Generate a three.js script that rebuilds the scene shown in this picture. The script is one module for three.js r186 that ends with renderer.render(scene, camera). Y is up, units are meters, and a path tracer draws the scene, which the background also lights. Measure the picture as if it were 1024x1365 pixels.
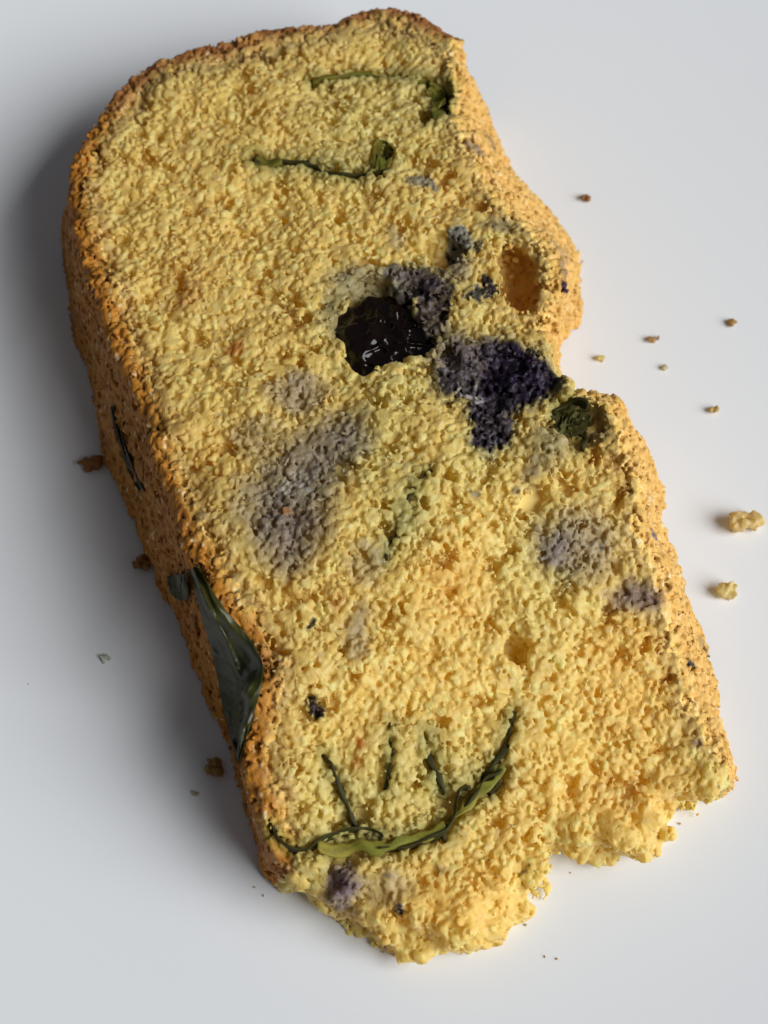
import * as THREE from 'three';
import { mergeVertices } from 'three/addons/utils/BufferGeometryUtils.js';
import { RectAreaLightUniformsLib } from 'three/addons/lights/RectAreaLightUniformsLib.js';

// ------------------------------------------------------------------ camera, light, exposure
// Real sizes: the scene is in metres; the builders work in millimetres and scale by MM at the end.
const MM = 0.001;
const scene = new THREE.Scene();
const camera = new THREE.PerspectiveCamera(40, 768 / 1024, 0.01, 20);
const ELEV = 62 * Math.PI / 180, DIST = 217;
const AIM = new THREE.Vector3(0, 10, -4);
camera.position.set(AIM.x, AIM.y + DIST * Math.sin(ELEV), AIM.z + DIST * Math.cos(ELEV)).multiplyScalar(MM);
camera.lookAt(AIM.clone().multiplyScalar(MM));
camera.updateMatrixWorld(true);
camera.updateProjectionMatrix();
camera.focus = 0.205;
camera.userData.fStop = 24;

const renderer = new THREE.WebGLRenderer();
renderer.setSize(768, 1024);
renderer.toneMapping = THREE.LinearToneMapping;
renderer.toneMappingExposure = 1.62;
renderer.shadowMap.enabled = true;

RectAreaLightUniformsLib.init();
// the dim room all around
scene.background = new THREE.Color().setRGB(0.048, 0.050, 0.055);
// the window the slice is lit by: to the right and a little towards the viewer
const WIN = { az: 22 * Math.PI / 180, el: 35 * Math.PI / 180, d: 0.95, w: 0.74, h: 0.70, power: 5.4 };
const winDir = new THREE.Vector3(Math.cos(WIN.el) * Math.cos(WIN.az), Math.sin(WIN.el), Math.cos(WIN.el) * Math.sin(WIN.az));
{
  const w = new THREE.RectAreaLight(new THREE.Color().setRGB(0.943, 0.976, 1.0), WIN.power, WIN.w, WIN.h);
  w.position.copy(winDir).multiplyScalar(WIN.d);
  w.lookAt(0, 0.01, 0);
  scene.add(w);
}

// ------------------------------------------------------------------ helpers
function mulberry(a) { return () => { a |= 0; a = a + 0x6D2B79F5 | 0; let t = Math.imul(a ^ a >>> 15, 1 | a); t = t + Math.imul(t ^ t >>> 7, 61 | t) ^ t; return ((t ^ t >>> 14) >>> 0) / 4294967296; }; }
const NT = new Float32Array(64 * 64 * 64);
{ const r = mulberry(7); for (let i = 0; i < NT.length; i++) NT[i] = r() * 2 - 1; }
function noise(x, y, z) {               // value noise, -1..1, unit wavelength
  const fx = Math.floor(x), fy = Math.floor(y), fz = Math.floor(z);
  let u = x - fx, v = y - fy, w = z - fz;
  u = u * u * (3 - 2 * u); v = v * v * (3 - 2 * v); w = w * w * (3 - 2 * w);
  const x0 = fx & 63, x1 = (fx + 1) & 63, y0 = (fy & 63) << 6, y1 = ((fy + 1) & 63) << 6, z0 = (fz & 63) << 12, z1 = ((fz + 1) & 63) << 12;
  const a = NT[x0 + y0 + z0] * (1 - u) + NT[x1 + y0 + z0] * u, b = NT[x0 + y1 + z0] * (1 - u) + NT[x1 + y1 + z0] * u;
  const c = NT[x0 + y0 + z1] * (1 - u) + NT[x1 + y0 + z1] * u, d = NT[x0 + y1 + z1] * (1 - u) + NT[x1 + y1 + z1] * u;
  return (a * (1 - v) + b * v) * (1 - w) + (c * (1 - v) + d * v) * w;
}
const fbm = (x, y, z) => noise(x, y, z) * 0.55 + noise(x * 2.1 + 9, y * 2.1, z * 2.1) * 0.3 + noise(x * 4.3, y * 4.3 + 5, z * 4.3) * 0.15;
const clamp = (x, a = 0, b = 1) => x < a ? a : x > b ? b : x;
const sstep = (a, b, x) => { x = clamp((x - a) / (b - a)); return x * x * (3 - 2 * x); };
const smax = (a, b, k) => { const h = clamp(0.5 + 0.5 * (a - b) / k); return b + (a - b) * h + k * h * (1 - h); };
const used = new Map();
function numbered(n) { const k = used.get(n) ?? 0; used.set(n, k + 1); return k ? `${n}_${String(k).padStart(3, '0')}` : n; }
const eye = camera.position.clone().divideScalar(MM);
function rayAt(px, py) {                // a viewing direction through a point of the photograph (1024 x 1365)
  const v = new THREE.Vector3(px / 1024 * 2 - 1, 1 - py / 1365 * 2, 0.5).unproject(camera).divideScalar(MM);
  return v.sub(eye).normalize();
}
function at(px, py, y) { const d = rayAt(px, py); return eye.clone().addScaledVector(d, (y - eye.y) / d.y); }

// ------------------------------------------------------------------ the slice's overall shape (millimetres)
const H = 24;
// the slice is thick at the far end and thins towards the torn near end
const thick = (x, z) => H - 15.5 * sstep(-4, 66, z + 0.5 * x);
function atTop(px, py, below = 0) { let p = at(px, py, H); for (let k = 0; k < 14; k++) p = at(px, py, thick(p.x, p.z) - below); return p; }
const TOP_PX = [[103, 196], [128, 150], [174, 101], [244, 72], [316, 56], [370, 36], [428, 31], [476, 10], [520, 0], [562, 18], [602, 42], [621, 50], [617, 110], [623, 150],
  [636, 185], [655, 225], [672, 262], [716, 298], [745, 333], [757, 375], [752, 415], [734, 450], [716, 480], [726, 508], [765, 513], [814, 522], [836, 560], [850, 610], [864, 650], [864, 700], [884, 750],
  [906, 810], [918, 860], [934, 930], [968, 1000], [984, 1042], [936, 1048], [880, 1050], [866, 1072], [872, 1098], [850, 1122], [800, 1118], [744, 1098], [726, 1106], [730, 1150], [700, 1182], [680, 1212], [630, 1236],
  [560, 1254], [510, 1232], [465, 1205], [428, 1180], [385, 1158], [354, 1128], [335, 1060], [330, 1000], [343, 935], [350, 890], [335, 855], [300, 815], [262, 750], [235, 690], [207, 610], [190, 540],
  [162, 480], [136, 420], [106, 330], [92, 260]];
// kinds of edge: 0 torn crumb, 1 orange side crust, 2 brown crust, 3 pale golden crust
const kindTop = (i) => i === 0 ? 1 : i < 11 ? 2 : i < 21 ? 3 : i < 24 ? 0 : i < 35 ? 3 : i < 52 ? 0 : 1;
const TOP = TOP_PX.map(([x, y]) => atTop(x, y));
const BASE_PX = [[614, 160], [640, 170], [666, 190], [681, 218], [693, 252], [738, 287], [771, 327], [783, 370], [777, 430], [757, 465], [742, 485], [728, 520], [760, 560], [838, 572], [864, 605], [887, 650],
  [887, 700], [907, 750], [932, 810], [944, 860], [960, 930], [977, 990], [991, 1048], [955, 1066], [905, 1082], [890, 1100], [896, 1130], [872, 1161], [830, 1158], [790, 1150], [745, 1136], [728, 1150],
  [740, 1193], [715, 1210], [695, 1243], [640, 1263], [560, 1283], [510, 1263], [465, 1243], [430, 1213], [380, 1193], [347, 1166], [338, 1100], [316, 1025], [288, 960], [262, 890], [238, 830], [202, 765], [176, 700],
  [141, 620], [118, 520], [96, 420], [86, 335]];
const BASE = [...TOP.slice(0, 11), ...BASE_PX.map(([x, y]) => at(x, y, 0))];
// distance maps of both outlines
const B0 = { x: -75, z: -110 }, B1 = { x: 75, z: 90 }, GS = 0.5;
const gw = Math.round((B1.x - B0.x) / GS) + 1, gh = Math.round((B1.z - B0.z) / GS) + 1;
function distMap(poly, kinds) {
  const out = new Float32Array(gw * gh), kind = kinds ? new Uint8Array(gw * gh) : null, n = poly.length;
  for (let j = 0; j < gh; j++) for (let i = 0; i < gw; i++) {
    const x = B0.x + i * GS, z = B0.z + j * GS; let best = 1e9, inside = false, kb = 0;
    for (let a = 0, b = n - 1; a < n; b = a++) {
      const ax = poly[b].x, az = poly[b].z, ex = poly[a].x - ax, ez = poly[a].z - az;
      const t = clamp(((x - ax) * ex + (z - az) * ez) / (ex * ex + ez * ez)), dx = x - ax - ex * t, dz = z - az - ez * t, d = dx * dx + dz * dz;
      if (d < best) { best = d; kb = b; }
      if ((poly[a].z > z) !== (poly[b].z > z) && x < (poly[b].x - poly[a].x) * (z - poly[a].z) / (poly[b].z - poly[a].z) + poly[a].x) inside = !inside;
    }
    out[j * gw + i] = Math.sqrt(best) * (inside ? -1 : 1);
    if (kind) kind[j * gw + i] = kinds(kb);
  }
  return { out, kind };
}
const mTop = distMap(TOP, kindTop), mBase = distMap(BASE);
function look(m, x, z) {
  const u = clamp((x - B0.x) / GS, 0, gw - 1.001), v = clamp((z - B0.z) / GS, 0, gh - 1.001), i = u | 0, j = v | 0, a = u - i, b = v - j, k = j * gw + i;
  return (m[k] * (1 - a) + m[k + 1] * a) * (1 - b) + (m[k + gw] * (1 - a) + m[k + gw + 1] * a) * b;
}
const kindAt = (x, z) => mTop.kind[clamp(Math.round((z - B0.z) / GS), 0, gh - 1) * gw + clamp(Math.round((x - B0.x) / GS), 0, gw - 1)];
const sideD = (x, y, z) => { const t = clamp(y / thick(x, z)); return look(mBase.out, x, z) * (1 - t) + look(mTop.out, x, z) * t; };

// hollows: [px, py, depth below the face of the centre, rx, ry, rz, turn]
const HOLLOWS = [
  [512, 441, 1.0, 7.6, 4.8, 8.2, 0],            // round the dark berry
  [690, 374, 0.6, 3.2, 4.2, 6.5, 0.10],         // smooth air bubble
  [690, 858, 0.3, 1.9, 4.5, 2.4, 0.3],
  [592, 335, 0.4, 2.2, 3.0, 3.4, 0.5],
  [745, 432, 1.0, 2.6, 2.6, 1.8, 0],
  [820, 672, 0.4, 2.2, 2.2, 1.4, 0.6],
  [512, 205, 0.6, 2.0, 2.2, 2.2, 0],
  [585, 128, 0.5, 2.2, 2.6, 3.0, 0],
  [762, 560, 0.4, 4.0, 2.0, 4.0, 0],
  [660, 500, -0.2, 8.0, 1.8, 4.2, -0.1],
].map(([px, py, dd, rx, ry, rz, turn]) => ({ c: atTop(px, py, dd), rx, ry, rz, cs: Math.cos(turn), sn: Math.sin(turn), rough: rx > 7 ? 1.9 : 1.0 }));
const tilt = (x, z) => thick(x, z) + 0.9 * noise(x / 17 + 3, 1.5, z / 17) + 0.6 * noise(x / 7, 7.5, z / 7);
function hollowD(h, x, y, z) {
  const dx = x - h.c.x, dz = z - h.c.z, dy = y - h.c.y, u = (dx * h.cs - dz * h.sn) / h.rx, w = (dx * h.sn + dz * h.cs) / h.rz;
  return (Math.sqrt(u * u + w * w + dy * dy / (h.ry * h.ry)) - 1) * Math.min(h.rx, h.ry, h.rz);
}
function bodyD(x, y, z) {
  let d = smax(sideD(x, y, z), y - tilt(x, z), 2.0) - 0.45;
  d = smax(d, -y - 0.2, 1.5);
  d += 0.7 * noise(x / 6, y / 6 + 20, z / 6) + 0.45 * noise(x / 3, y / 3, z / 3 + 11);
  const torn = kindAt(x, z) === 0 ? sstep(-6, -1, sideD(x, y, z)) : 0;
  if (torn) d += torn * (1.9 * noise(x / 2.3 + 60, y / 2.3, z / 2.3) + 1.3 * noise(x / 4.5, y / 4.5 + 60, z / 4.5));
  if (y > 4) for (const h of HOLLOWS) {
    if (Math.abs(x - h.c.x) > 14 || Math.abs(z - h.c.z) > 14) continue;
    d = smax(d, -(hollowD(h, x, y, z) + h.rough * noise(x / 3.2, y / 3.2, z / 3.2)), 0.6);
  }
  return d;
}
function hit(px, py, off = 0) {          // where a viewing ray meets the smooth body, kept OFF mm outside it
  const d = rayAt(px, py), p = eye.clone().addScaledVector(d, (H + 8 - eye.y) / d.y);
  for (let k = 0; k < 200; k++) { const s = bodyD(p.x, p.y, p.z) - off; if (s < 0.02 || p.y < 0) break; p.addScaledVector(d, Math.min(Math.max(s * 0.6, 0.02), 1.5)); }
  return p;
}

// ------------------------------------------------------------------ leaf strands: photograph points, half width (mm), depth (mm)
const STRANDS = [
  { p: [[414, 104], [440, 99], [475, 97], [510, 99], [545, 101], [572, 106]], w: 0.7, d: 3.0, tone: 1 },
  { p: [[572, 106], [588, 116], [592, 132], [584, 148], [574, 152]], w: 1.3, d: 3.0, tone: 1 },
  { p: [[336, 212], [362, 214], [388, 212], [418, 218], [452, 226], [490, 227], [516, 222]], w: 0.6, d: 2.5, tone: 0 },
  { p: [[338, 208], [356, 214], [376, 213]], w: 1.5, d: 2.0, tone: 1 },
  { p: [[574, 622], [556, 640], [545, 668], [538, 695], [522, 715], [512, 745]], w: 0.35, d: 2.5, tone: 0 },
  { p: [[432, 1002], [444, 1030], [458, 1060], [470, 1088], [476, 1104]], w: 0.4, d: 2.5, tone: 0 },
  { p: [[523, 962], [522, 990], [518, 1020], [514, 1050]], w: 0.4, d: 2.5, tone: 0 },
  { p: [[568, 976], [574, 1000], [582, 1030], [590, 1056]], w: 0.6, d: 2.5, tone: 0 },
  { p: [[688, 946], [680, 972], [668, 1000], [655, 1024], [640, 1042]], w: 0.6, d: 2.5, tone: 0 },
  { p: [[358, 1100], [374, 1118], [394, 1131], [418, 1127], [436, 1116], [462, 1107], [492, 1107], [512, 1114], [508, 1119]], w: 0.22, d: 2.2, tone: 0, up: 0.3 },
  { p: [[424, 1126], [450, 1130], [480, 1129], [510, 1127], [545, 1120], [575, 1110], [594, 1100]], w: 1.3, d: 0.5, tone: 2, up: -0.05 },
  { p: [[505, 1133], [540, 1126], [570, 1116], [594, 1104], [606, 1086], [612, 1064], [616, 1052], [628, 1050]], w: 0.26, d: 2.0, tone: 0, up: 0.4 },
  { p: [[600, 1094], [620, 1074], [640, 1052], [660, 1036], [672, 1022]], w: 0.95, d: 0.5, tone: 2, up: 0.05 },
  { p: [[612, 1085], [628, 1062], [648, 1040], [668, 1024]], w: 0.25, d: 2.0, tone: 0, up: 0.5 },
  { p: [[596, 1118], [590, 1106], [594, 1096]], w: 0.5, d: 2.0, tone: 0 },
  { p: [[668, 1036], [660, 1050], [652, 1058]], w: 0.6, d: 2.0, tone: 0 },
  { p: [[740, 552], [752, 538], [768, 532], [784, 539]], w: 0.45, d: 1.6, tone: 0, up: 0.5 },
  { p: [[772, 574], [778, 584], [772, 596]], w: 0.5, d: 1.6, tone: 0, up: 0.2 },
];
for (const s of STRANDS) {
  s.curve = new THREE.CatmullRomCurve3(s.p.map(([x, y]) => { const q = hit(x, y, 0); return q; }));
  s.pts = s.curve.getSpacedPoints(Math.max(6, Math.round(s.curve.getLength() / 0.5)));
}
function strandNear(x, y, z) {          // distance to the nearest strand less its half width
  let best = 9;
  for (const s of STRANDS) {
    const c = s.pts[0]; if (Math.abs(c.x - x) > 45 || Math.abs(c.z - z) > 30) continue;
    for (const p of s.pts) { const dx = p.x - x, dz = p.z - z, d = dx * dx + dz * dz; if (d < (best + 2) ** 2) { const e = Math.sqrt(d) - s.w; if (e < best) best = e; } }
  }
  return best;
}
// coarse map of that distance
const sMap = new Float32Array(gw * gh);
for (let j = 0; j < gh; j++) for (let i = 0; i < gw; i++) sMap[j * gw + i] = mTop.out[j * gw + i] > 3 ? 9 : strandNear(B0.x + i * GS, H, B0.z + j * GS);

// ------------------------------------------------------------------ grains: a field of joined grains, meshed with surface nets
class Field {
  constructor(lo, hi, cell, k) {
    this.lo = lo; this.cell = cell; this.k = k;
    this.n = [0, 1, 2].map((a) => Math.ceil((hi[a] - lo[a]) / cell) + 1);
    this.s = new Float32Array(this.n[0] * this.n[1] * this.n[2]);
    this.tone = new Float32Array(this.s.length);   // each grain's own tone, -1..1
  }
  grain(cx, cy, cz, r, m, tone = 0) {             // an ellipsoid of mean radius r; m: 3x3 that stretches it
    const { lo, cell, n, s, k } = this, R = r * 1.35 + 3.5 * k;
    const i0 = Math.max(0, Math.ceil((cx - R - lo[0]) / cell)), i1 = Math.min(n[0] - 1, Math.floor((cx + R - lo[0]) / cell));
    const j0 = Math.max(0, Math.ceil((cy - R - lo[1]) / cell)), j1 = Math.min(n[1] - 1, Math.floor((cy + R - lo[1]) / cell));
    const k0 = Math.max(0, Math.ceil((cz - R - lo[2]) / cell)), k1 = Math.min(n[2] - 1, Math.floor((cz + R - lo[2]) / cell));
    for (let c = k0; c <= k1; c++) for (let b = j0; b <= j1; b++) for (let a = i0; a <= i1; a++) {
      const x = lo[0] + a * cell - cx, y = lo[1] + b * cell - cy, z = lo[2] + c * cell - cz;
      const u = m[0] * x + m[1] * y + m[2] * z, v = m[3] * x + m[4] * y + m[5] * z, w = m[6] * x + m[7] * y + m[8] * z;
      const e = u * u + v * v + w * w, d = 0.45 * Math.sqrt(e) + 0.55 * Math.sqrt(Math.sqrt(1.5 * (u * u * u * u + v * v * v * v + w * w * w * w))) - r;
      if (d < 3.5 * k) { const q = (c * n[1] + b) * n[0] + a, e2 = Math.exp(-Math.max(d, -4) / k); s[q] += e2; this.tone[q] += e2 * tone; }
    }
  }
  finish(rough) {                       // sums become distances, roughened near the surface
    const { lo, cell, n, s, k } = this;
    for (let c = 0, q = 0; c < n[2]; c++) for (let b = 0; b < n[1]; b++) for (let a = 0; a < n[0]; a++, q++) {
      let f = s[q] < 1e-6 ? 1.5 : -k * Math.log(s[q]);
      this.tone[q] = s[q] > 1e-6 ? this.tone[q] / s[q] : 0;
      if (Math.abs(f) < 0.8) f = rough(lo[0] + a * cell, lo[1] + b * cell, lo[2] + c * cell, f);
      s[q] = (a === 0 || b === 0 || c === 0 || a === n[0] - 1 || b === n[1] - 1 || c === n[2] - 1) ? Math.max(f, 0.1) : f;
    }
  }
  fill() {                              // air that no path joins to the outside becomes solid
    const { n, s } = this, sy = n[0], sz = n[0] * n[1], seen = new Uint8Array(s.length), stack = new Int32Array(s.length >> 1); let top = 1; stack[0] = 0; seen[0] = 1;
    while (top) {
      const q = stack[--top], a = q % sy, b = ((q / sy) | 0) % n[1], c = (q / sz) | 0;
      const go = (r) => { if (!seen[r] && s[r] >= 0) { seen[r] = 1; stack[top++] = r; } };
      if (a > 0) go(q - 1); if (a < n[0] - 1) go(q + 1); if (b > 0) go(q - sy); if (b < n[1] - 1) go(q + sy); if (c > 0) go(q - sz); if (c < n[2] - 1) go(q + sz);
    }
    for (let q = 0; q < s.length; q++) if (s[q] >= 0 && !seen[q]) s[q] = -0.05;
  }
  mesh() {
    const { lo, cell, n, s } = this, sx = 1, sy = n[0], sz = n[0] * n[1], id = new Int32Array(s.length), pos = [], idx = [];
    const off = [0, sx, sy, sx + sy, sz, sx + sz, sy + sz, sx + sy + sz];
    for (let c = 0; c < n[2] - 1; c++) for (let b = 0; b < n[1] - 1; b++) for (let a = 0; a < n[0] - 1; a++) {
      const q = a + b * sy + c * sz; let mask = 0;
      for (let e = 0; e < 8; e++) if (s[q + off[e]] < 0) mask |= 1 << e;
      if (mask === 0 || mask === 255) continue;
      let x = 0, y = 0, z = 0, cnt = 0;
      for (let e = 0; e < 8; e++) for (const ax of [1, 2, 4]) {
        if (e & ax) continue; const g = e | ax, va = s[q + off[e]], vb = s[q + off[g]];
        if ((va < 0) === (vb < 0)) continue;
        const t = va / (va - vb);
        x += (e & 1) + (ax === 1 ? t : 0); y += ((e >> 1) & 1) + (ax === 2 ? t : 0); z += ((e >> 2) & 1) + (ax === 4 ? t : 0); cnt++;
      }
      pos.push(lo[0] + (a + x / cnt) * cell, lo[1] + (b + y / cnt) * cell, lo[2] + (c + z / cnt) * cell);
      id[q] = pos.length / 3;
    }
    const quad = (p, q2, r, t, flip) => { if (flip) idx.push(p, r, q2, q2, r, t); else idx.push(p, q2, r, q2, t, r); };
    for (let c = 1; c < n[2] - 1; c++) for (let b = 1; b < n[1] - 1; b++) for (let a = 1; a < n[0] - 1; a++) {
      const q = a + b * sy + c * sz, v = s[q] < 0;
      if (v !== s[q + sx] < 0) quad(id[q - sy - sz] - 1, id[q - sz] - 1, id[q - sy] - 1, id[q] - 1, !v);
      if (v !== s[q + sy] < 0) quad(id[q - sx - sz] - 1, id[q - sx] - 1, id[q - sz] - 1, id[q] - 1, !v);
      if (v !== s[q + sz] < 0) quad(id[q - sx - sy] - 1, id[q - sy] - 1, id[q - sx] - 1, id[q] - 1, !v);
    }
    return { pos: new Float32Array(pos), idx: new Uint32Array(idx) };
  }
}
function stretch(rnd, amount) {          // random ellipsoid axes
  const q = new THREE.Quaternion().setFromEuler(new THREE.Euler(rnd() * 6.28, rnd() * 6.28, rnd() * 6.28)), m = new THREE.Matrix4().makeRotationFromQuaternion(q).elements;
  const a = 1 + (rnd() - 0.5) * amount, b = 1 + (rnd() - 0.5) * amount, c = 1 / (a * b);
  return [m[0] * a, m[4] * a, m[8] * a, m[1] * b, m[5] * b, m[9] * b, m[2] * c, m[6] * c, m[10] * c];
}
function normalsOf(pos, idx) {
  const g = new THREE.BufferGeometry();
  g.setAttribute('position', new THREE.BufferAttribute(pos, 3)); g.setIndex(new THREE.BufferAttribute(idx, 1));
  g.computeVertexNormals();
  return g.attributes.normal.array;
}

// ------------------------------------------------------------------ stains and inclusions on the cut face: px, py, rx, ry (photograph pixels), linear colour, strength, part, roughness of outline
const PURPLE = [0.018, 0.010, 0.021], GREY = [0.20, 0.165, 0.15], BLUEGREY = [0.17, 0.165, 0.165], SPECK = [0.028, 0.016, 0.014];
const STAINS = [
  [668, 503, 82, 46, PURPLE, 1.0, 'berry_flesh:1'], [655, 558, 32, 42, [0.035, 0.025, 0.03], 1.0, 'berry_flesh:1'], [612, 490, 30, 28, [0.05, 0.036, 0.036], 0.95, 'berry_flesh:1'],
  [598, 489, 9, 8, [0.34, 0.31, 0.28], 0.9, ''], [632, 508, 6, 6, [0.34, 0.31, 0.28], 0.9, ''], [626, 526, 12, 7, [0.34, 0.31, 0.28], 0.9, ''], [641, 536, 5, 6, [0.34, 0.31, 0.28], 0.9, ''],
  [600, 470, 45, 25, [0.16, 0.12, 0.11], 0.7, ''],
  [548, 372, 34, 24, [0.065, 0.047, 0.05], 0.95, 'berry_flesh:2'], [578, 405, 24, 40, [0.05, 0.034, 0.04], 0.95, 'berry_flesh:2'],
  [480, 385, 46, 24, [0.26, 0.23, 0.15], 0.7, ''], [448, 420, 18, 34, [0.20, 0.19, 0.12], 0.6, ''],
  [392, 665, 50, 74, [0.20, 0.145, 0.15], 0.74, 'berry_stain:1'], [380, 715, 34, 50, [0.21, 0.155, 0.155], 0.6, 'berry_stain:1'], [345, 672, 36, 48, [0.30, 0.24, 0.17], 0.6, ''],
  [462, 575, 32, 32, [0.16, 0.115, 0.13], 0.72, 'berry_stain:2'], [430, 610, 40, 40, [0.26, 0.21, 0.17], 0.7, ''], [396, 520, 36, 28, [0.24, 0.18, 0.18], 0.66, 'berry_stain:3'], [340, 575, 30, 24, [0.38, 0.32, 0.22], 0.5, ''],
  [770, 725, 52, 44, [0.29, 0.215, 0.21], 0.62, 'berry_stain:4'], [745, 735, 22, 22, [0.20, 0.15, 0.165], 0.6, ''], [846, 800, 34, 20, [0.19, 0.11, 0.12], 0.85, 'berry_stain:5'],
  [458, 1182, 26, 30, [0.17, 0.105, 0.15], 0.95, 'berry_stain:6'], [520, 1180, 30, 24, [0.26, 0.22, 0.16], 0.5, ''],
  [478, 840, 18, 28, [0.26, 0.21, 0.17], 0.65, ''], [490, 750, 22, 26, [0.32, 0.27, 0.2], 0.5, ''],
  [612, 325, 20, 18, [0.10, 0.10, 0.105], 0.9, 'berry_skin:1'], [606, 350, 22, 20, [0.24, 0.23, 0.2], 0.7, ''], [662, 298, 26, 10, [0.14, 0.115, 0.09], 0.7, ''], [642, 326, 8, 8, SPECK, 0.9, 'berry_skin:2'],
  [636, 388, 20, 8, [0.05, 0.045, 0.045], 0.95, 'berry_skin:3'], [652, 378, 7, 10, SPECK, 1, 'berry_skin:4'],
  [757, 378, 11, 13, [0.04, 0.018, 0.03], 1, 'berry_skin:5'], [757, 352, 9, 12, [0.18, 0.13, 0.11], 0.7, ''], [740, 320, 22, 18, [0.22, 0.15, 0.09], 0.5, ''], [782, 392, 5, 6, SPECK, 1, ''],
  [562, 240, 18, 11, [0.13, 0.11, 0.105], 0.85, 'berry_skin:6'], [528, 315, 12, 14, [0.30, 0.27, 0.2], 0.5, ''], [632, 192, 11, 8, [0.17, 0.12, 0.12], 0.7, ''], [656, 188, 9, 7, [0.12, 0.085, 0.07], 0.7, ''],
  [418, 940, 10, 13, SPECK, 1, 'berry_skin:7'], [413, 830, 10, 8, SPECK, 0.95, 'berry_skin:8'], [920, 886, 6, 6, [0.02, 0.012, 0.01], 1, 'berry_skin:9'], [940, 860, 10, 8, [0.16, 0.10, 0.06], 0.6, ''],
  [398, 648, 22, 16, [0.62, 0.55, 0.44], 0.8, ''],
  [470, 1152, 4, 4, SPECK, 1, ''], [533, 1206, 7, 6, [0.05, 0.03, 0.06], 1, 'berry_skin:10'], [512, 1172, 8, 6, [0.10, 0.08, 0.07], 0.8, ''], [585, 1160, 10, 8, [0.2, 0.17, 0.12], 0.6, ''], [702, 1162, 4, 6, SPECK, 0.9, ''],
  [876, 712, 10, 8, [0.16, 0.11, 0.13], 0.9, ''], [926, 995, 5, 6, [0.14, 0.12, 0.13], 0.8, ''], [955, 1050, 4, 4, SPECK, 0.8, ''], [630, 655, 6, 6, [0.12, 0.11, 0.1], 0.7, ''], [690, 655, 6, 6, [0.15, 0.13, 0.12], 0.7, ''],
  [710, 630, 16, 14, [0.24, 0.2, 0.17], 0.6, ''], [730, 590, 26, 28, [0.24, 0.21, 0.13], 0.6, ''], [800, 570, 14, 8, [0.16, 0.10, 0.06], 0.6, ''], [798, 730, 5, 5, SPECK, 0.8, ''],
  [480, 986, 9, 8, [0.75, 0.28, 0.04], 0.9, 'zest'], [478, 1016, 8, 7, [0.75, 0.36, 0.07], 0.7, ''], [312, 464, 7, 7, [0.72, 0.3, 0.05], 0.8, ''], [382, 680, 10, 5, [0.55, 0.22, 0.05], 0.8, ''], [258, 380, 14, 12, [0.72, 0.42, 0.09], 0.6, ''], [450, 800, 9, 8, [0.7, 0.36, 0.09], 0.6, ''],
  [250, 398, 18, 14, [0.74, 0.42, 0.08], 0.5, ''],
].map(([px, py, rx, ry, col, str, part]) => {
  const c = hit(px, py, 0), ax = at(px + 10, py, c.y).x - at(px, py, c.y).x, az = at(px, py + 10, c.y).z - at(px, py, c.y).z;
  return { x: c.x, y: c.y, z: c.z, rx: rx * ax / 10, rz: ry * az / 10, col, str, part };
});
const GREENISH = [[490, 150, 130, 60], [460, 215, 120, 45], [480, 1060, 120, 80], [600, 1040, 80, 70], [540, 690, 70, 80], [720, 760, 90, 110], [500, 590, 80, 50], [640, 620, 60, 60], [520, 540, 60, 40]].map(([px, py, rx, ry]) => {
  const c = atTop(px, py), ax = at(px + 10, py, c.y).x - c.x, az = at(px, py + 10, c.y).z - c.z; return { x: c.x, z: c.z, rx: rx * ax / 10, rz: ry * az / 10 };
});
const ORANGEY = [[620, 260, 60, 60], [700, 400, 70, 90], [800, 600, 60, 60], [600, 780, 70, 60], [860, 900, 90, 140], [820, 1060, 120, 60], [600, 1200, 120, 70], [280, 620, 70, 100], [240, 370, 60, 50]].map(([px, py, rx, ry]) => {
  const c = atTop(px, py), ax = at(px + 10, py, c.y).x - c.x, az = at(px, py + 10, c.y).z - c.z; return { x: c.x, z: c.z, rx: rx * ax / 10, rz: ry * az / 10 };
});

const CRUMB = [0.95, 0.73, 0.22], CRUST = [[0, 0, 0], [0.40, 0.155, 0.016], [0.27, 0.10, 0.024], [0.60, 0.33, 0.085]];
const mixInto = (c, d, t) => { c[0] += (d[0] - c[0]) * t; c[1] += (d[1] - c[1]) * t; c[2] += (d[2] - c[2]) * t; };
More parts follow.
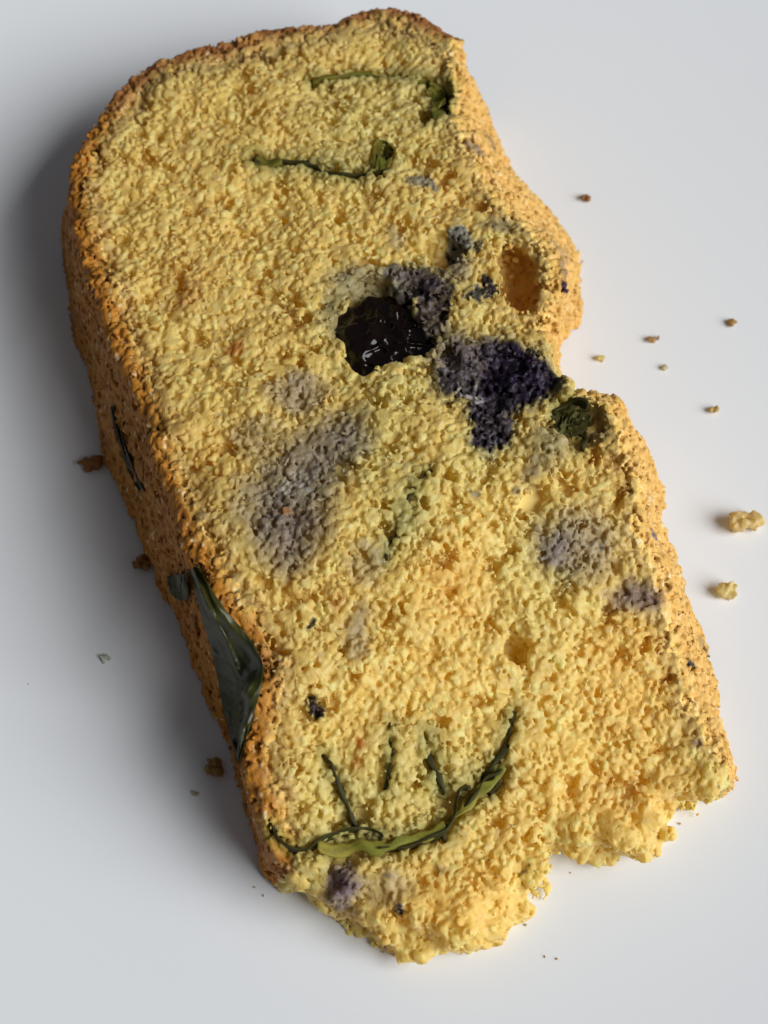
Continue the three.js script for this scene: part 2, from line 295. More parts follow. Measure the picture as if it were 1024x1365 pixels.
// colour and part of a point of the slice
function paint(x, y, z, c, tone) {
  const n1 = noise(x / 1.2, y / 1.2, z / 1.2), n2 = fbm(x / 9, y / 9, z / 9), n3 = noise(x / 0.55, y / 0.55, z / 0.55 + 30);
  c[0] = CRUMB[0]; c[1] = CRUMB[1]; c[2] = CRUMB[2];
  let part = 'crumb';
  for (const g of GREENISH) { const e = ((x - g.x) / g.rx) ** 2 + ((z - g.z) / g.rz) ** 2; if (e < 1) mixInto(c, [0.84, 0.72, 0.24], 0.75 * (1 - e) ); }
  for (const g of ORANGEY) { const e = ((x - g.x) / g.rx) ** 2 + ((z - g.z) / g.rz) ** 2; if (e < 1) mixInto(c, [0.94, 0.66, 0.17], 0.75 * (1 - e)); }
  // the baked sides
  const sd = sideD(x, y, z) + 1.3 * n2 + 0.9 * n1, kd = kindAt(x + 2.5 * noise(x / 4, 3, z / 4), z + 2.5 * noise(x / 4, 9, z / 4));
  if (kd) {
    const deep = kd === 1 ? 6.5 : kd === 2 ? 8 : 6, b = sstep(-deep, kd === 3 ? -0.2 : -0.8, sd);
    const cc = CRUST[kd].slice();
    if (kd === 1) mixInto(cc, [0.28, 0.10, 0.02], 0.7 * sstep(0.1, 0.6, fbm(x / 5, y / 5, z / 5 + 4)));
    if (kd === 2) mixInto(cc, [0.48, 0.24, 0.06], 0.8 * sstep(0.0, 0.5, fbm(x / 3, y / 3, z / 3 + 4)));
    if (kd === 3) mixInto(cc, [0.5, 0.26, 0.065], 0.7 * sstep(0.1, 0.5, fbm(x / 4, y / 4, z / 4 + 4)));
    mixInto(c, cc, b * (kd === 3 ? 0.9 : 1));
    if (b > 0.55) part = kd === 1 ? 'crust_1' : kd === 2 ? 'crust_2' : 'crust_3';
  }
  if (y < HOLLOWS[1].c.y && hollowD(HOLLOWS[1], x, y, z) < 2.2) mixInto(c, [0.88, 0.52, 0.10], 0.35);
  const ns = look(sMap, x, z);
  if (ns < 2 && y > tilt(x, z) - 5) mixInto(c, [0.36, 0.33, 0.07], 0.62 * (1 - sstep(-0.2, 2 + 0.8 * n1, ns)));
  const wx = x + 1.1 * noise(x / 2.2, y / 2.2, z / 2.2 + 50) + 0.5 * n3, wz = z + 1.1 * noise(x / 2.2 + 50, y / 2.2, z / 2.2) + 0.5 * n1;
  for (const s of STAINS) {
    const dx = (wx - s.x) / s.rx, dz = (wz - s.z) / s.rz, dy = (y - s.y) / 7, e = dx * dx + dz * dz + dy * dy;
    if (e > 2.3) continue;
    const soft = s.part.startsWith('berry_stain') || s.part === '' ? -0.1 : 0.65;
    const t = s.str * (1 - sstep(soft, soft < 0 ? 2.3 : 1.6, e));
    mixInto(c, s.col, t);
    if (s.part && t > 0.5) part = s.part;
  }
  const k = 1 + 0.05 * n1 + 0.05 * n3 + 0.06 * n2 + 0.13 * tone;
  c[0] *= k; c[1] *= k * (1 + 0.05 * tone); c[2] *= k * (1 + 0.05 * n1 + 0.28 * tone);
  // pale flour and sugar grains
  if (noise(x / 0.8 + 70, y / 0.8, z / 0.8) > 0.72 && part.startsWith('cru')) mixInto(c, [0.86, 0.74, 0.45], 0.45);
  for (let a = 0; a < 3; a++) c[a] = clamp(c[a], 0.004, 0.95);
  return part;
}

// ------------------------------------------------------------------ build the slice
const grainTex = (() => {
  const W = 1024, a = new Uint8Array(W * W * 4);
  for (let j = 0; j < W; j++) for (let i = 0; i < W; i++) {      // 20.48 mm a side, tiled: wavelengths of 0.16 to 0.64 mm
    const v = 0.5 + 0.28 * noise(i / 16, j / 16, 3.5) + 0.2 * noise(i / 8, j / 8, 8.5), q = 4 * (j * W + i);
    a[q] = a[q + 1] = a[q + 2] = 255 * clamp(v); a[q + 3] = 255;
  }
  const t = new THREE.DataTexture(a, W, W); t.magFilter = t.minFilter = THREE.LinearFilter; t.wrapS = t.wrapT = THREE.RepeatWrapping; t.needsUpdate = true; return t;
})();
const crumbMaterial = new THREE.MeshPhysicalMaterial({ vertexColors: true, roughness: 0.9, transmission: 0.5, thickness: 0, specularIntensity: 0.5, clearcoat: 0.45, clearcoatRoughness: 0.3, bumpMap: grainTex, bumpScale: 0.00013 });
const crustMaterial = new THREE.MeshPhysicalMaterial({ vertexColors: true, roughness: 0.6, specularIntensity: 0.5, bumpMap: grainTex, bumpScale: 0.00012 });
const fleshMaterial = new THREE.MeshPhysicalMaterial({ vertexColors: true, roughness: 0.42, specularIntensity: 0.4, bumpMap: grainTex, bumpScale: 0.0001 });
const PARTS = { crumb: ['crumb', crumbMaterial, ''], crust_1: ['crust', crustMaterial, 'orange brown side crust'], crust_2: ['crust', crustMaterial, 'dark brown crust'], crust_3: ['crust', crustMaterial, 'pale golden crust'],
  berry_flesh: ['berry_flesh', fleshMaterial, 'dark purple crushed berry'], berry_stain: ['berry_stain', crumbMaterial, 'grey purple berry stained crumb'], berry_skin: ['berry_skin', fleshMaterial, 'small dark bits of berry skin'], zest: ['zest', crumbMaterial, 'orange fleck'] };

function mesh(name, geometry, material, parent) {
  const m = new THREE.Mesh(geometry, material); m.name = parent === scene ? numbered(name) : name;
  m.castShadow = m.receiveShadow = true; parent.add(m); return m;
}
const slice = new THREE.Group(); slice.name = 'cake_slice';
slice.userData = { label: 'thick yellow cake slice with dark berries and green leaves lying on the white plate', category: 'cake slice' };
scene.add(slice);
{
  const lo = [1e9, -0.5, 1e9], hi = [-1e9, H + 3.5, -1e9];
  for (const p of [...TOP, ...BASE]) { lo[0] = Math.min(lo[0], p.x - 3); lo[2] = Math.min(lo[2], p.z - 3); hi[0] = Math.max(hi[0], p.x + 3); hi[2] = Math.max(hi[2], p.z + 3); }
  const CELL = 0.25, F = new Field(lo, hi, CELL, 0.055), n = F.n, rnd = mulberry(11);
  // smooth body on a coarse grid, read back trilinearly
  const CS = 0.8, cn = [0, 1, 2].map((a) => Math.ceil((hi[a] - lo[a]) / CS) + 2), co = new Float32Array(cn[0] * cn[1] * cn[2]);
  for (let c = 0, q = 0; c < cn[2]; c++) for (let b = 0; b < cn[1]; b++) for (let a = 0; a < cn[0]; a++, q++) co[q] = bodyD(lo[0] + a * CS, lo[1] + b * CS, lo[2] + c * CS);
  const coarse = (x, y, z) => {
    const u = clamp((x - lo[0]) / CS, 0, cn[0] - 1.001), v = clamp((y - lo[1]) / CS, 0, cn[1] - 1.001), w = clamp((z - lo[2]) / CS, 0, cn[2] - 1.001), i = u | 0, j = v | 0, k = w | 0, a = u - i, b = v - j, c = w - k;
    const q = (k * cn[1] + j) * cn[0] + i, sy = cn[0], sz = cn[0] * cn[1];
    return ((co[q] * (1 - a) + co[q + 1] * a) * (1 - b) + (co[q + sy] * (1 - a) + co[q + sy + 1] * a) * b) * (1 - c) + ((co[q + sz] * (1 - a) + co[q + sz + 1] * a) * (1 - b) + (co[q + sz + sy] * (1 - a) + co[q + sz + sy + 1] * a) * b) * c;
  };
  // open pores of many sizes, a few of them large
  const bins = new Map(), BIN = 4;
  for (let k = 0; k < 1700; k++) {
    const x = lo[0] + rnd() * (hi[0] - lo[0]), z = lo[2] + rnd() * (hi[2] - lo[2]), r = 0.42 + 1.0 * rnd() ** 2.8, a = rnd() * 3.14, e = 1 + 0.9 * rnd(), y = tilt(x, z) - 0.3 - 0.8 * rnd();
    if (look(mTop.out, x, z) > -1) continue;
    const key = Math.floor(x / BIN) + ',' + Math.floor(z / BIN); if (!bins.has(key)) bins.set(key, []);
    bins.get(key).push([x, y, z, r, Math.cos(a), Math.sin(a), e]);
  }
  const inPore = (x, y, z) => {
    const bi = Math.floor(x / BIN), bj = Math.floor(z / BIN), wob = 0.35 * noise(x / 0.9, y / 0.9, z / 0.9) + 0.28 * noise(x / 0.45 + 13, y / 0.45, z / 0.45);
    for (let i = bi - 1; i <= bi + 1; i++) for (let j = bj - 1; j <= bj + 1; j++) for (const p of bins.get(i + ',' + j) ?? []) {
      const dx = x - p[0], dz = z - p[2], dy = (y - p[1]) / 1.6, u = (dx * p[4] - dz * p[5]) / p[6], w = dx * p[5] + dz * p[4];
      if (Math.sqrt(u * u + w * w + dy * dy) < p[3] + wob) return true;
    }
    return false;
  };
  const CORE = 1.7;
  for (let c = 0, q = 0; c < n[2]; c++) for (let b = 0; b < n[1]; b++) for (let a = 0; a < n[0]; a++, q++) {
    const x = lo[0] + a * CELL, y = lo[1] + b * CELL, z = lo[2] + c * CELL; let d = coarse(x, y, z) + CORE;
    if (Math.abs(d) < 1.2) d += 0.6 * noise(x / 0.95, y / 0.95, z / 0.95 + 21) + 0.35 * noise(x / 0.5 + 31, y / 0.5, z / 0.5);
    if (d < 0.4 && d > -1.6 && y > 3 && inPore(x, y + 0.5, z)) d = 0.5;
    F.s[q] = d > 0.4 ? 0 : Math.exp(-Math.max(d, -4) / F.k);
  }
  let grains = 0;
  const pass = (pitch, r0, r1, pick) => {
    for (let z = lo[2]; z < hi[2]; z += pitch) for (let y = lo[1]; y < hi[1]; y += pitch) for (let x = lo[0]; x < hi[0]; x += pitch) {
      if (coarse(x, y, z) > 2 || coarse(x, y, z) < -3.4) continue;
      const px = x + (rnd() - 0.5) * pitch, py = y + (rnd() - 0.5) * pitch, pz = z + (rnd() - 0.5) * pitch, d = coarse(px, py, pz), u = rnd();
      const r = r0 + (r1 - r0) * u ** 1.5, g = pick(px, py, pz, d, r);
      if (!g) continue;
      F.grain(px, py, pz, r * g, stretch(rnd, 0.6), rnd() * 2 - 1); grains++;
    }
  };
  const opened = (x, y, z) => sstep(0.2, 0.45, noise(x / 1.7 + 5, y / 1.7, z / 1.7) * 0.75 + noise(x / 5, y / 5 + 8, z / 5) * 0.45);
  const mush = (x, z) => { for (const t of STAINS) if (/stain|flesh|skin/.test(t.part) && ((x - t.x) / t.rx) ** 2 + ((z - t.z) / t.rz) ** 2 < 1) return 1; return 0; };
  const baked = (x, y, z) => { const k = kindAt(x, z); return k && sideD(x, y, z) > -1.6 ? k : 0; };
  pass(0.70, 0.36, 0.70, (x, y, z, d, r) => {
    if (y < 1.1 && d > -0.9 - 0.6 * (y < 0.5)) return 0;
    const k = baked(x, y, z);
    if (d > -0.3 + 0.45 * noise(x / 2.2, y / 2.2, z / 2.2) + 0.2 * noise(x / 6, y / 6, z / 6) - (k === 3 ? 0.4 : 0) || d < -2.7) return 0;
    if (y > tilt(x, z) - 5 && look(sMap, x, z) < -0.02 + 0.6 * noise(x / 1.5, y / 1.5, z / 1.5) && d > -1.6) return 0;
    const soft = mush(x, z);
    if (!k && !soft && (opened(x, y, z) > 0.7 && d > -0.7 || inPore(x, y, z))) return 0;
    if (d > -0.7 && rnd() < (k ? 0.03 : 0.08)) return 0;
    if (hollowD(HOLLOWS[1], x, y, z) < 1.9 && y < HOLLOWS[1].c.y - 0.8 && rnd() < 0.93) return 0;
    return k === 3 ? 0.9 : soft ? 0.85 : 1;
  });
  pass(0.6, 0.2, 0.36, (x, y, z, d) => (y < 1 || d > (baked(x, y, z) === 3 ? -0.5 : -0.05) || d < -1.8 || rnd() > 0.42 || (inPore(x, y, z) && rnd() < 0.6) || (hollowD(HOLLOWS[1], x, y, z) < 1.5 && y < HOLLOWS[1].c.y - 1) || (y > tilt(x, z) - 5 && look(sMap, x, z) < 0.05)) ? 0 : 1);
  // grains that hang over the rim of the berry's hollow
  for (let i = 0; i < 260; i++) {
    const h = HOLLOWS[0], a = rnd() * 6.283, q = 0.82 + 0.32 * rnd() + 0.16 * Math.sin(a * 3 + 1) + 0.1 * Math.sin(a * 7), y = h.c.y + 0.9 - 2.6 * rnd() ** 2;
    F.grain(h.c.x + Math.cos(a) * q * h.rx, y, h.c.z + Math.sin(a) * q * h.rz, 0.4 + 0.4 * rnd(), stretch(rnd, 0.6), rnd() * 2 - 1);
  }
  F.finish((x, y, z, f) => {
    const k = baked(x, y, z), cap = k === 3 ? 0.02 + 0.2 * noise(x / 1.7, y / 1.7, z / 1.7 + 40) : k ? 0.02 + 0.3 * noise(x / 1.7, y / 1.7, z / 1.7 + 40) : 0.12 + 0.32 * noise(x / 1.7, y / 1.7, z / 1.7 + 40);
    return Math.max(f + 0.10 * noise(x, y, z) + 0.08 * noise(x / 0.48, y / 0.48, z / 0.48 + 17), coarse(x, y, z) - cap - 0.1 * noise(x / 0.6, y / 0.6, z / 0.6 + 9));
  });
  // unseen bright core, added to throw light back out through the grains
  {
    const K = new Field(lo, hi, CS, 0.1); K.n = cn; K.s = co.map((d) => d + 2.9);
    const k = K.mesh(), g = new THREE.BufferGeometry();
    g.setAttribute('normal', new THREE.BufferAttribute(normalsOf(k.pos, k.idx), 3)); g.setAttribute('position', new THREE.BufferAttribute(k.pos.map((v) => v * MM), 3)); g.setIndex(new THREE.BufferAttribute(k.idx, 1));
    mesh('bounce_core', g, new THREE.MeshStandardMaterial({ color: new THREE.Color().setRGB(0.95, 0.73, 0.25), roughness: 1 }), slice);
  }
  F.fill();
  const { pos, idx } = F.mesh(), nor = normalsOf(pos, idx), nv = pos.length / 3;
  console.log('grains', grains, 'vertices', nv, 'triangles', idx.length / 3);
  const col = new Float32Array(pos.length), names = ['crumb', 'crust_1', 'crust_2', 'crust_3', ...new Set(STAINS.map((t) => t.part).filter((t) => t))], kind = new Uint8Array(nv), c = [0, 0, 0];
  for (let v = 0; v < nv; v++) { 
    const x = pos[3 * v], y = pos[3 * v + 1], z = pos[3 * v + 2];
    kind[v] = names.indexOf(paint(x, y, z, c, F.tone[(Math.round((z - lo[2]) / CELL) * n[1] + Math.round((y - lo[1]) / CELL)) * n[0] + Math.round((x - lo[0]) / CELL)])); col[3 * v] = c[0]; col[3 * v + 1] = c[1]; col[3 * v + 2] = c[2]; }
  const cut = names.map(() => []);
  for (let t = 0; t < idx.length; t += 3) { const a = kind[idx[t]], b = kind[idx[t + 1]], d = kind[idx[t + 2]]; cut[b === d ? b : a].push(idx[t], idx[t + 1], idx[t + 2]); }
  names.forEach((name, k) => {
    if (!cut[k].length) return;
    const map = new Map(), p = [], no = [], co2 = [], ii = [], uv = [];
    for (const v of cut[k]) {
      let w = map.get(v);
      if (w === undefined) { w = p.length / 3; map.set(v, w); p.push(pos[3 * v] * MM, pos[3 * v + 1] * MM, pos[3 * v + 2] * MM); no.push(nor[3 * v], nor[3 * v + 1], nor[3 * v + 2]); co2.push(col[3 * v], col[3 * v + 1], col[3 * v + 2]); uv.push((pos[3 * v] + 0.6 * pos[3 * v + 1]) / 20.48, (pos[3 * v + 2] + 0.6 * pos[3 * v + 1]) / 20.48); }
      ii.push(w);
    }
    const g = new THREE.BufferGeometry();
    g.setAttribute('position', new THREE.Float32BufferAttribute(p, 3)); g.setAttribute('normal', new THREE.Float32BufferAttribute(no, 3)); g.setAttribute('color', new THREE.Float32BufferAttribute(co2, 3)); g.setAttribute('uv', new THREE.Float32BufferAttribute(uv, 2)); g.setIndex(ii);
    const [called, material, label] = PARTS[name.split(':')[0]], m = mesh(called, g, material, slice);
    if (label) m.userData.label = label;
  });
}

// ------------------------------------------------------------------ the dark glossy berry in its hollow
{
  const C = HOLLOWS[0].c, g = new THREE.SphereGeometry(1, 220, 160), p = g.attributes.position;
  for (let i = 0; i < p.count; i++) {
    const x = p.getX(i), y = p.getY(i), z = p.getZ(i);
    const a = fbm(x * 1.6 + 2, y * 1.6, z * 1.6), rid = 1 - Math.abs(noise(x * 2.6 + 8, y * 2.6, z * 2.6)), r2 = 1 - Math.abs(noise(x * 4.4, y * 4.4 + 3, z * 4.4));
    let ring = 0;
    for (const [rx, rz, rr, hh] of [[0.47, 0.22, 0.24, 1], [0.42, -0.22, 0.26, 0.8], [-0.33, -0.42, 0.22, 0.9], [-0.12, 0.55, 0.2, 0.8], [0.02, 0.1, 0.3, 0.6]]) {
      const q = Math.hypot((x - rx) * 1.15 + 0.1 * noise(x * 4, z * 4, rr * 50), z - rz + 0.14 * noise(x * 5 + 9, z * 5, rr * 50)) - rr;
      if (y > 0) ring += hh * Math.exp(-((q / 0.07) ** 2)) * sstep(0.1, 0.5, y) * (0.55 + 0.45 * noise(x * 3, z * 3 + 7, rr * 30));
    }
    const k = 1 + 0.2 * ring + 0.22 * a + 0.15 * rid ** 4 + 0.03 * r2 ** 5 + 0.05 * noise(x * 4, y * 4, z * 4 + 7);
    p.setXYZ(i, (x * 8.8 * k + C.x) * MM, (y * 4.6 * k + C.y - 5.0) * MM, (z * 8.8 * k + C.z) * MM);
  }
  g.computeVertexNormals();
  const m = mesh('blueberry', g, new THREE.MeshPhysicalMaterial({ color: new THREE.Color().setRGB(0.006, 0.0022, 0.0016), roughness: 0.09, specularIntensity: 0.6 }), slice);
  m.userData.label = 'burst glossy black berry';
}

// ------------------------------------------------------------------ leaves in the crumb
const leafTex = (() => {
  const W = 256, a = new Uint8Array(W * W * 4);
  for (let j = 0; j < W; j++) for (let i = 0; i < W; i++) {
    const k = 0.75 + 0.3 * fbm(i / 18, j / 18, 1) + 0.14 * noise(i / 3, j / 3, 5), q = 4 * (j * W + i);
    a[q] = 255 * clamp(0.85 * k + 0.1 * noise(i / 40, j / 40, 9)); a[q + 1] = 255 * clamp(0.85 * k); a[q + 2] = 255 * clamp(0.8 * k); a[q + 3] = 255;
  }
  const t = new THREE.DataTexture(a, W, W); t.magFilter = THREE.LinearFilter; t.minFilter = THREE.LinearFilter; t.wrapS = t.wrapT = THREE.RepeatWrapping; t.needsUpdate = true; return t;
})();
const LEAF = [[0.07, 0.062, 0.009], [0.25, 0.225, 0.025], [0.40, 0.36, 0.05], [0.10, 0.10, 0.018], [0.04, 0.038, 0.008]].map((c) => new THREE.MeshPhysicalMaterial({ color: new THREE.Color().setRGB(...c), map: leafTex, roughness: 0.6, specularIntensity: 0.4, transmission: 0.25, thickness: 0, side: THREE.DoubleSide }));
STRANDS.forEach((s, si) => {
  const pts = s.pts, N = pts.length, pos = [], uv = [], idx = [], up = s.up ?? -0.55;
  for (let i = 0; i < N; i++) {
    const p = pts[i], t = pts[Math.min(i + 1, N - 1)].clone().sub(pts[Math.max(i - 1, 0)]).setY(0).normalize(), nx = -t.z, nz = t.x, f = i / (N - 1);
    const w = 0.68 * s.w * (0.35 + 0.65 * Math.sin(Math.PI * clamp(0.08 + 0.84 * f)) ** 0.5) * (1 + 0.55 * noise(i * 0.3, si * 3, 2));
    const dx = 0.4 * noise(i * 0.25, si, 8), y = p.y + up + 0.5 * noise(i * 0.22, si * 5, 4), lean = 0.35 * noise(i * 0.12, si * 7, 1);
    const ring = [[-w, -s.d], [-w, -0.12], [-w * 0.6, 0.03], [w * 0.6, 0.05], [w, -0.1], [w, -s.d]];
    ring.forEach(([u, v], k) => { pos.push((p.x + nx * (u + dx + lean * v * 0.5)) * MM, (y + v) * MM, (p.z + nz * (u + dx + lean * v * 0.5)) * MM); uv.push(i * 0.02, k * 0.12); });
  }
  for (let i = 0; i < N - 1; i++) for (let k = 0; k < 5; k++) { const a = i * 6 + k; idx.push(a, a + 6, a + 1, a + 1, a + 6, a + 7); }
  for (const e of [0, (N - 1) * 6]) for (let k = 1; k < 5; k++) e ? idx.push(e, e + k + 1, e + k) : idx.push(e, e + k, e + k + 1);
  const g = new THREE.BufferGeometry(); g.setAttribute('position', new THREE.Float32BufferAttribute(pos, 3)); g.setAttribute('uv', new THREE.Float32BufferAttribute(uv, 2)); g.setIndex(idx); g.computeVertexNormals();
  mesh('leaf', g, LEAF[s.tone], slice);
});
// a sheet of leaf that follows the slice's surface between two rows of photograph points
function leafSheet(A, B, off, material, label, crumple = 1) {
  const ca = new THREE.CatmullRomCurve3(A.map(([x, y]) => new THREE.Vector3(x, y, 0))), cb = new THREE.CatmullRomCurve3(B.map(([x, y]) => new THREE.Vector3(x, y, 0)));
  const NU = 90, NV = 30, P = [], uv = [], idx = [], half = (NU + 1) * (NV + 1);
  for (const side of [0, 1]) for (let j = 0; j <= NV; j++) for (let i = 0; i <= NU; i++) {
    const a = ca.getPoint(i / NU), b = cb.getPoint(i / NU), t = j / NV, x = a.x + (b.x - a.x) * t, y = a.y + (b.y - a.y) * t;
    const vein = 0.22 * Math.exp(-(((t - 0.55) / 0.05) ** 2)) + 0.1 * Math.max(0, Math.cos((i / NU * 9 + Math.abs(t - 0.55) * 3) * 6.283)) ** 6;
    const q = hit(x, y, off * (1 + 0.7 * Math.sin(Math.PI * t)) + crumple * 0.45 * noise(i / 13, j / 10, 3) + crumple * (0.25 * noise(i / 6, j / 6, 9) + vein) - 0.18 * side);
    P.push(q.x * MM, q.y * MM, q.z * MM); uv.push(i / NU * 0.8, t * 0.5);
  }
  for (let j = 0; j < NV; j++) for (let i = 0; i < NU; i++) {
    const a = j * (NU + 1) + i, b = a + NU + 1; idx.push(a, a + 1, b, a + 1, b + 1, b);
    idx.push(half + a, half + b, half + a + 1, half + a + 1, half + b, half + b + 1);
  }
  const rim = []; for (let i = 0; i <= NU; i++) rim.push(i); for (let j = 1; j <= NV; j++) rim.push(j * (NU + 1) + NU); for (let i = NU - 1; i >= 0; i--) rim.push(NV * (NU + 1) + i); for (let j = NV - 1; j > 0; j--) rim.push(j * (NU + 1));
  rim.forEach((a, k) => { const b = rim[(k + 1) % rim.length]; idx.push(a, half + a, b, b, half + a, half + b); });
  const g = new THREE.BufferGeometry(); g.setAttribute('position', new THREE.Float32BufferAttribute(P, 3)); g.setAttribute('uv', new THREE.Float32BufferAttribute(uv, 2)); g.setIndex(idx); g.computeVertexNormals();
  const m = mesh('leaf', g, material, slice); if (label) m.userData.label = label; return m;
}
const SIDE_LEAF = new THREE.MeshPhysicalMaterial({ color: new THREE.Color().setRGB(0.055, 0.056, 0.012), map: leafTex, roughness: 0.33, specularIntensity: 0.6, side: THREE.DoubleSide });
leafSheet([[262, 752], [300, 812], [334, 852], [351, 888], [346, 925], [334, 965], [320, 1012]], [[252, 762], [270, 825], [284, 875], [292, 915], [298, 948], [306, 982], [316, 1018]], 0.55, SIDE_LEAF, 'broad dark green leaf along the side crust');
leafSheet([[222, 768], [236, 766], [250, 764]], [[226, 790], [238, 800], [252, 800]], 0.45, LEAF[0], '', 0.25);
leafSheet([[150, 540], [160, 575], [178, 625], [192, 655]], [[146, 545], [156, 585], [172, 630], [188, 660]], 0.05, LEAF[4], '', 0.6);
leafSheet([[500, 185], [515, 188], [526, 200]], [[494, 222], [506, 226], [520, 222]], 0.1, LEAF[1], '', 0.35);
leafSheet([[578, 112], [592, 122], [594, 138]], [[566, 122], [574, 132], [576, 150]], 0.15, LEAF[1], '', 0.35);
{ // a crumpled leaf by the bite
  const c = hit(760, 562, -0.4), g = new THREE.IcosahedronGeometry(1, 40), p = g.attributes.position;
  for (let i = 0; i < p.count; i++) {
    const x = p.getX(i), y = p.getY(i), z = p.getZ(i), fold = 1 - Math.abs(noise(x * 1.7 + 3, y * 1.7, z * 1.7)), f2 = 1 - Math.abs(noise(x * 3.1, y * 3.1 + 6, z * 3.1)), k = 0.45 + 0.5 * fold ** 3 + 0.3 * f2 ** 4;
    p.setXYZ(i, (c.x + (x * 2.9 - z * 0.6) * k) * MM, (c.y + y * 1.7 * k) * MM, (c.z + z * 3.4 * k) * MM);
  }
  g.deleteAttribute('normal'); const uvs = g.attributes.uv; for (let i = 0; i < uvs.count; i++) uvs.setXY(i, p.getX(i) * 40, p.getZ(i) * 40);
  g.computeVertexNormals();
  const m = mesh('leaf', mergeVertices(g), LEAF[3], slice); m.geometry.computeVertexNormals(); m.userData.label = 'crumpled green leaf near the bite';
}

// ------------------------------------------------------------------ the plate
const CENTRE = new THREE.Vector3(6, 0, -8);
const plateY = (r) => r < 42 ? 0 : r < 112 ? 0.0016 * (r - 42) ** 2 : 7.84 + 0.224 * (r - 112);
const plateAt = (x, z) => plateY(Math.hypot(x - CENTRE.x, z - CENTRE.z));
{
  const prof = []; for (let r = 0; r <= 146; r += 2) prof.push([r, plateY(r)]);
  prof.push([147.5, plateY(147)], [148.3, plateY(147) - 0.8], [148, plateY(147) - 2.0], [146, plateY(146) - 3]);
  for (let r = 144; r >= 60; r -= 6) prof.push([r, plateY(r) - 4]);
  prof.push([58, -5.5], [54, -5.5], [52, -4], [0, -4]);
  const plate = new THREE.Group(); plate.name = 'plate'; plate.position.copy(CENTRE).multiplyScalar(MM);
  plate.userData = { label: 'glossy white ceramic plate under the cake slice and its crumbs', category: 'plate' };
  scene.add(plate);
  const g = new THREE.LatheGeometry(prof.map(([r, y]) => new THREE.Vector2(r * MM, y * MM)), 160);
  mesh('plate_body', g, new THREE.MeshPhysicalMaterial({ color: new THREE.Color().setRGB(0.79, 0.79, 0.795), roughness: 0.3, specularIntensity: 0.6 }), plate);
}

// ------------------------------------------------------------------ loose crumbs
function crumb(px, py, size, colour, label, seed, wide = 1.3) {
  const rnd = mulberry(seed); let p = at(px, py, 0); p = at(px, py, plateAt(p.x, p.z)); p.y = plateAt(p.x, p.z);
  const F = new Field([-size * 2.2, -0.3, -size * 2.2], [size * 2.2, size * 2.6, size * 2.2], Math.max(0.12, size / 9), 0.09 + size * 0.02);
  const n = Math.round(5 + size * 9);
  for (let i = 0; i < n; i++) { const a = rnd() * 6.28, q = Math.sqrt(rnd()) * size * 0.8; F.grain(Math.cos(a) * q * wide, size * (0.35 + rnd() * 0.75), Math.sin(a) * q / wide, size * (0.28 + 0.22 * rnd()) / (size > 1 ? 1.25 : 1), stretch(rnd, 0.9)); }
  F.finish((x, y, z, f) => f + 0.2 * noise(x / 0.5 + seed, y / 0.5, z / 0.5));
  const m = F.mesh(), c = new Float32Array(m.pos.length);
  for (let v = 0; v < m.pos.length; v += 3) { const k = 1 + 0.15 * noise(m.pos[v] / 0.6 + seed, m.pos[v + 1] / 0.6, m.pos[v + 2] / 0.6); for (let a = 0; a < 3; a++) c[v + a] = clamp(colour[a] * k, 0, 0.95); }
  const g = new THREE.BufferGeometry(); g.setAttribute('normal', new THREE.BufferAttribute(normalsOf(m.pos, m.idx), 3));
  g.setAttribute('position', new THREE.BufferAttribute(m.pos.map((v) => v * MM), 3)); g.setAttribute('color', new THREE.BufferAttribute(c, 3)); g.setIndex(new THREE.BufferAttribute(m.idx, 1));
  const uv = new Float32Array(m.pos.length / 3 * 2); for (let v = 0; v < uv.length / 2; v++) { uv[2 * v] = (m.pos[3 * v] + 0.6 * m.pos[3 * v + 1]) / 20.48 + seed * 0.1; uv[2 * v + 1] = (m.pos[3 * v + 2] + 0.6 * m.pos[3 * v + 1]) / 20.48; }
  g.setAttribute('uv', new THREE.BufferAttribute(uv, 2));
  const o = mesh('cake_crumb', g, crumbMaterial, scene); o.position.copy(p).multiplyScalar(MM); o.rotation.y = 0.1;
  o.userData = { label, category: 'crumb', group: 'loose crumbs on the plate' };
}
const Y = [0.80, 0.62, 0.25], BR = [0.42, 0.19, 0.05], TAN = [0.55, 0.33, 0.1];
crumb(993, 702, 2.3, Y, 'largest loose yellow crumb, at the right edge of the plate view', 21, 1.45);
crumb(970, 793, 1.75, [0.80, 0.66, 0.28], 'round yellow crumb just below the largest loose crumb', 22, 1.0);
crumb(780, 266, 0.8, BR, 'reddish brown crumb lying alone beside the top of the slice', 23, 1.2);
crumb(976, 432, 0.7, TAN, 'single tan crumb furthest right among the small crumbs', 24);
crumb(872, 454, 0.65, TAN, 'tan double crumb in the middle of the small crumbs', 25, 1.9);
crumb(800, 480, 0.65, [0.75, 0.6, 0.2], 'yellow crumb nearest the bite in the slice', 26);
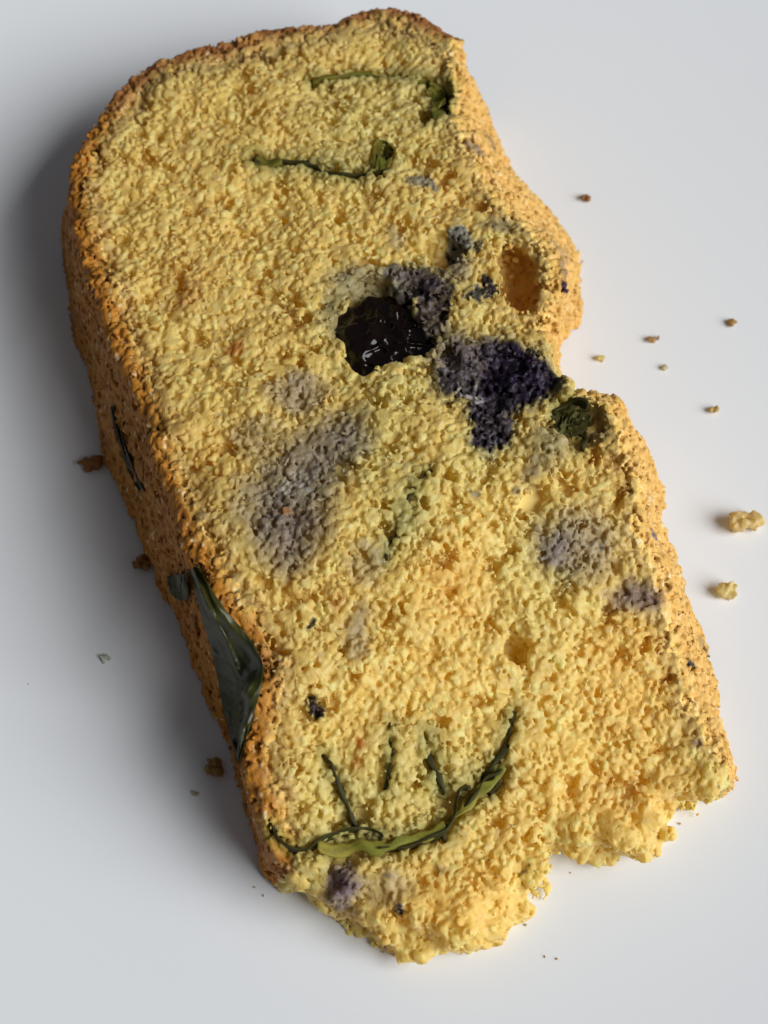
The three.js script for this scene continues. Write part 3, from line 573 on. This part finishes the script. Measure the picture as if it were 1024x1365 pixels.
crumb(886, 492, 0.5, [0.72, 0.64, 0.4], 'tiny pale crumb under the tan double crumb', 27);
crumb(952, 548, 0.7, [0.70, 0.52, 0.18], 'yellow flat crumb below the other small crumbs', 28, 1.6);
crumb(122, 622, 1.7, [0.40, 0.17, 0.03], 'dark orange crumb sticking out beside the side crust in shadow', 29);
crumb(192, 752, 1.5, [0.42, 0.19, 0.035], 'orange crumb against the foot of the side crust above the leaf', 30);
crumb(286, 1026, 1.5, [0.5, 0.33, 0.1], 'tan crumb beside the tip of the broad side leaf', 31, 1.0);
crumb(143, 880, 0.6, [0.66, 0.68, 0.55], 'pale green grey flake alone on the shaded plate', 32, 1.3);
crumb(262, 1060, 0.45, [0.62, 0.58, 0.42], 'small faint crumb below the tan crumb near the leaf tip', 33);

// specks of crumb dust, too small to tell apart
{
  const rnd = mulberry(77), pos = [], idx = [], nor = [];
  const spots = [[725, 1278], [741, 1281], [40, 915], [905, 1100], [760, 1165], [700, 1235], [340, 1185], [352, 1196]];
  for (const [px, py] of spots) {
    let p = at(px, py, 0); p.y = plateAt(p.x, p.z); const r = 0.09 + 0.1 * rnd(), g = new THREE.IcosahedronGeometry(1, 1), a = g.attributes.position, b = pos.length / 3, st = 0.7 + rnd() * 0.8;
    for (let i = 0; i < a.count; i++) { const k = 1 + 0.4 * noise(a.getX(i) * 2 + px, a.getY(i) * 2, a.getZ(i) * 2); pos.push((p.x + a.getX(i) * r * k * st) * MM, (p.y + r * 0.6 + a.getY(i) * r * k * 0.8) * MM, (p.z + a.getZ(i) * r * k / st) * MM); idx.push(b + i); }
  }
  const g = new THREE.BufferGeometry(); g.setAttribute('position', new THREE.Float32BufferAttribute(pos, 3)); g.setIndex(idx); g.computeVertexNormals();
  const o = mesh('crumb_dust', g, new THREE.MeshStandardMaterial({ color: new THREE.Color().setRGB(0.4, 0.27, 0.1), roughness: 0.9 }), scene);
  o.userData = { label: 'tiny specks of crumb dust scattered on the white plate', category: 'crumb dust', kind: 'stuff' };
}

renderer.render(scene, camera);
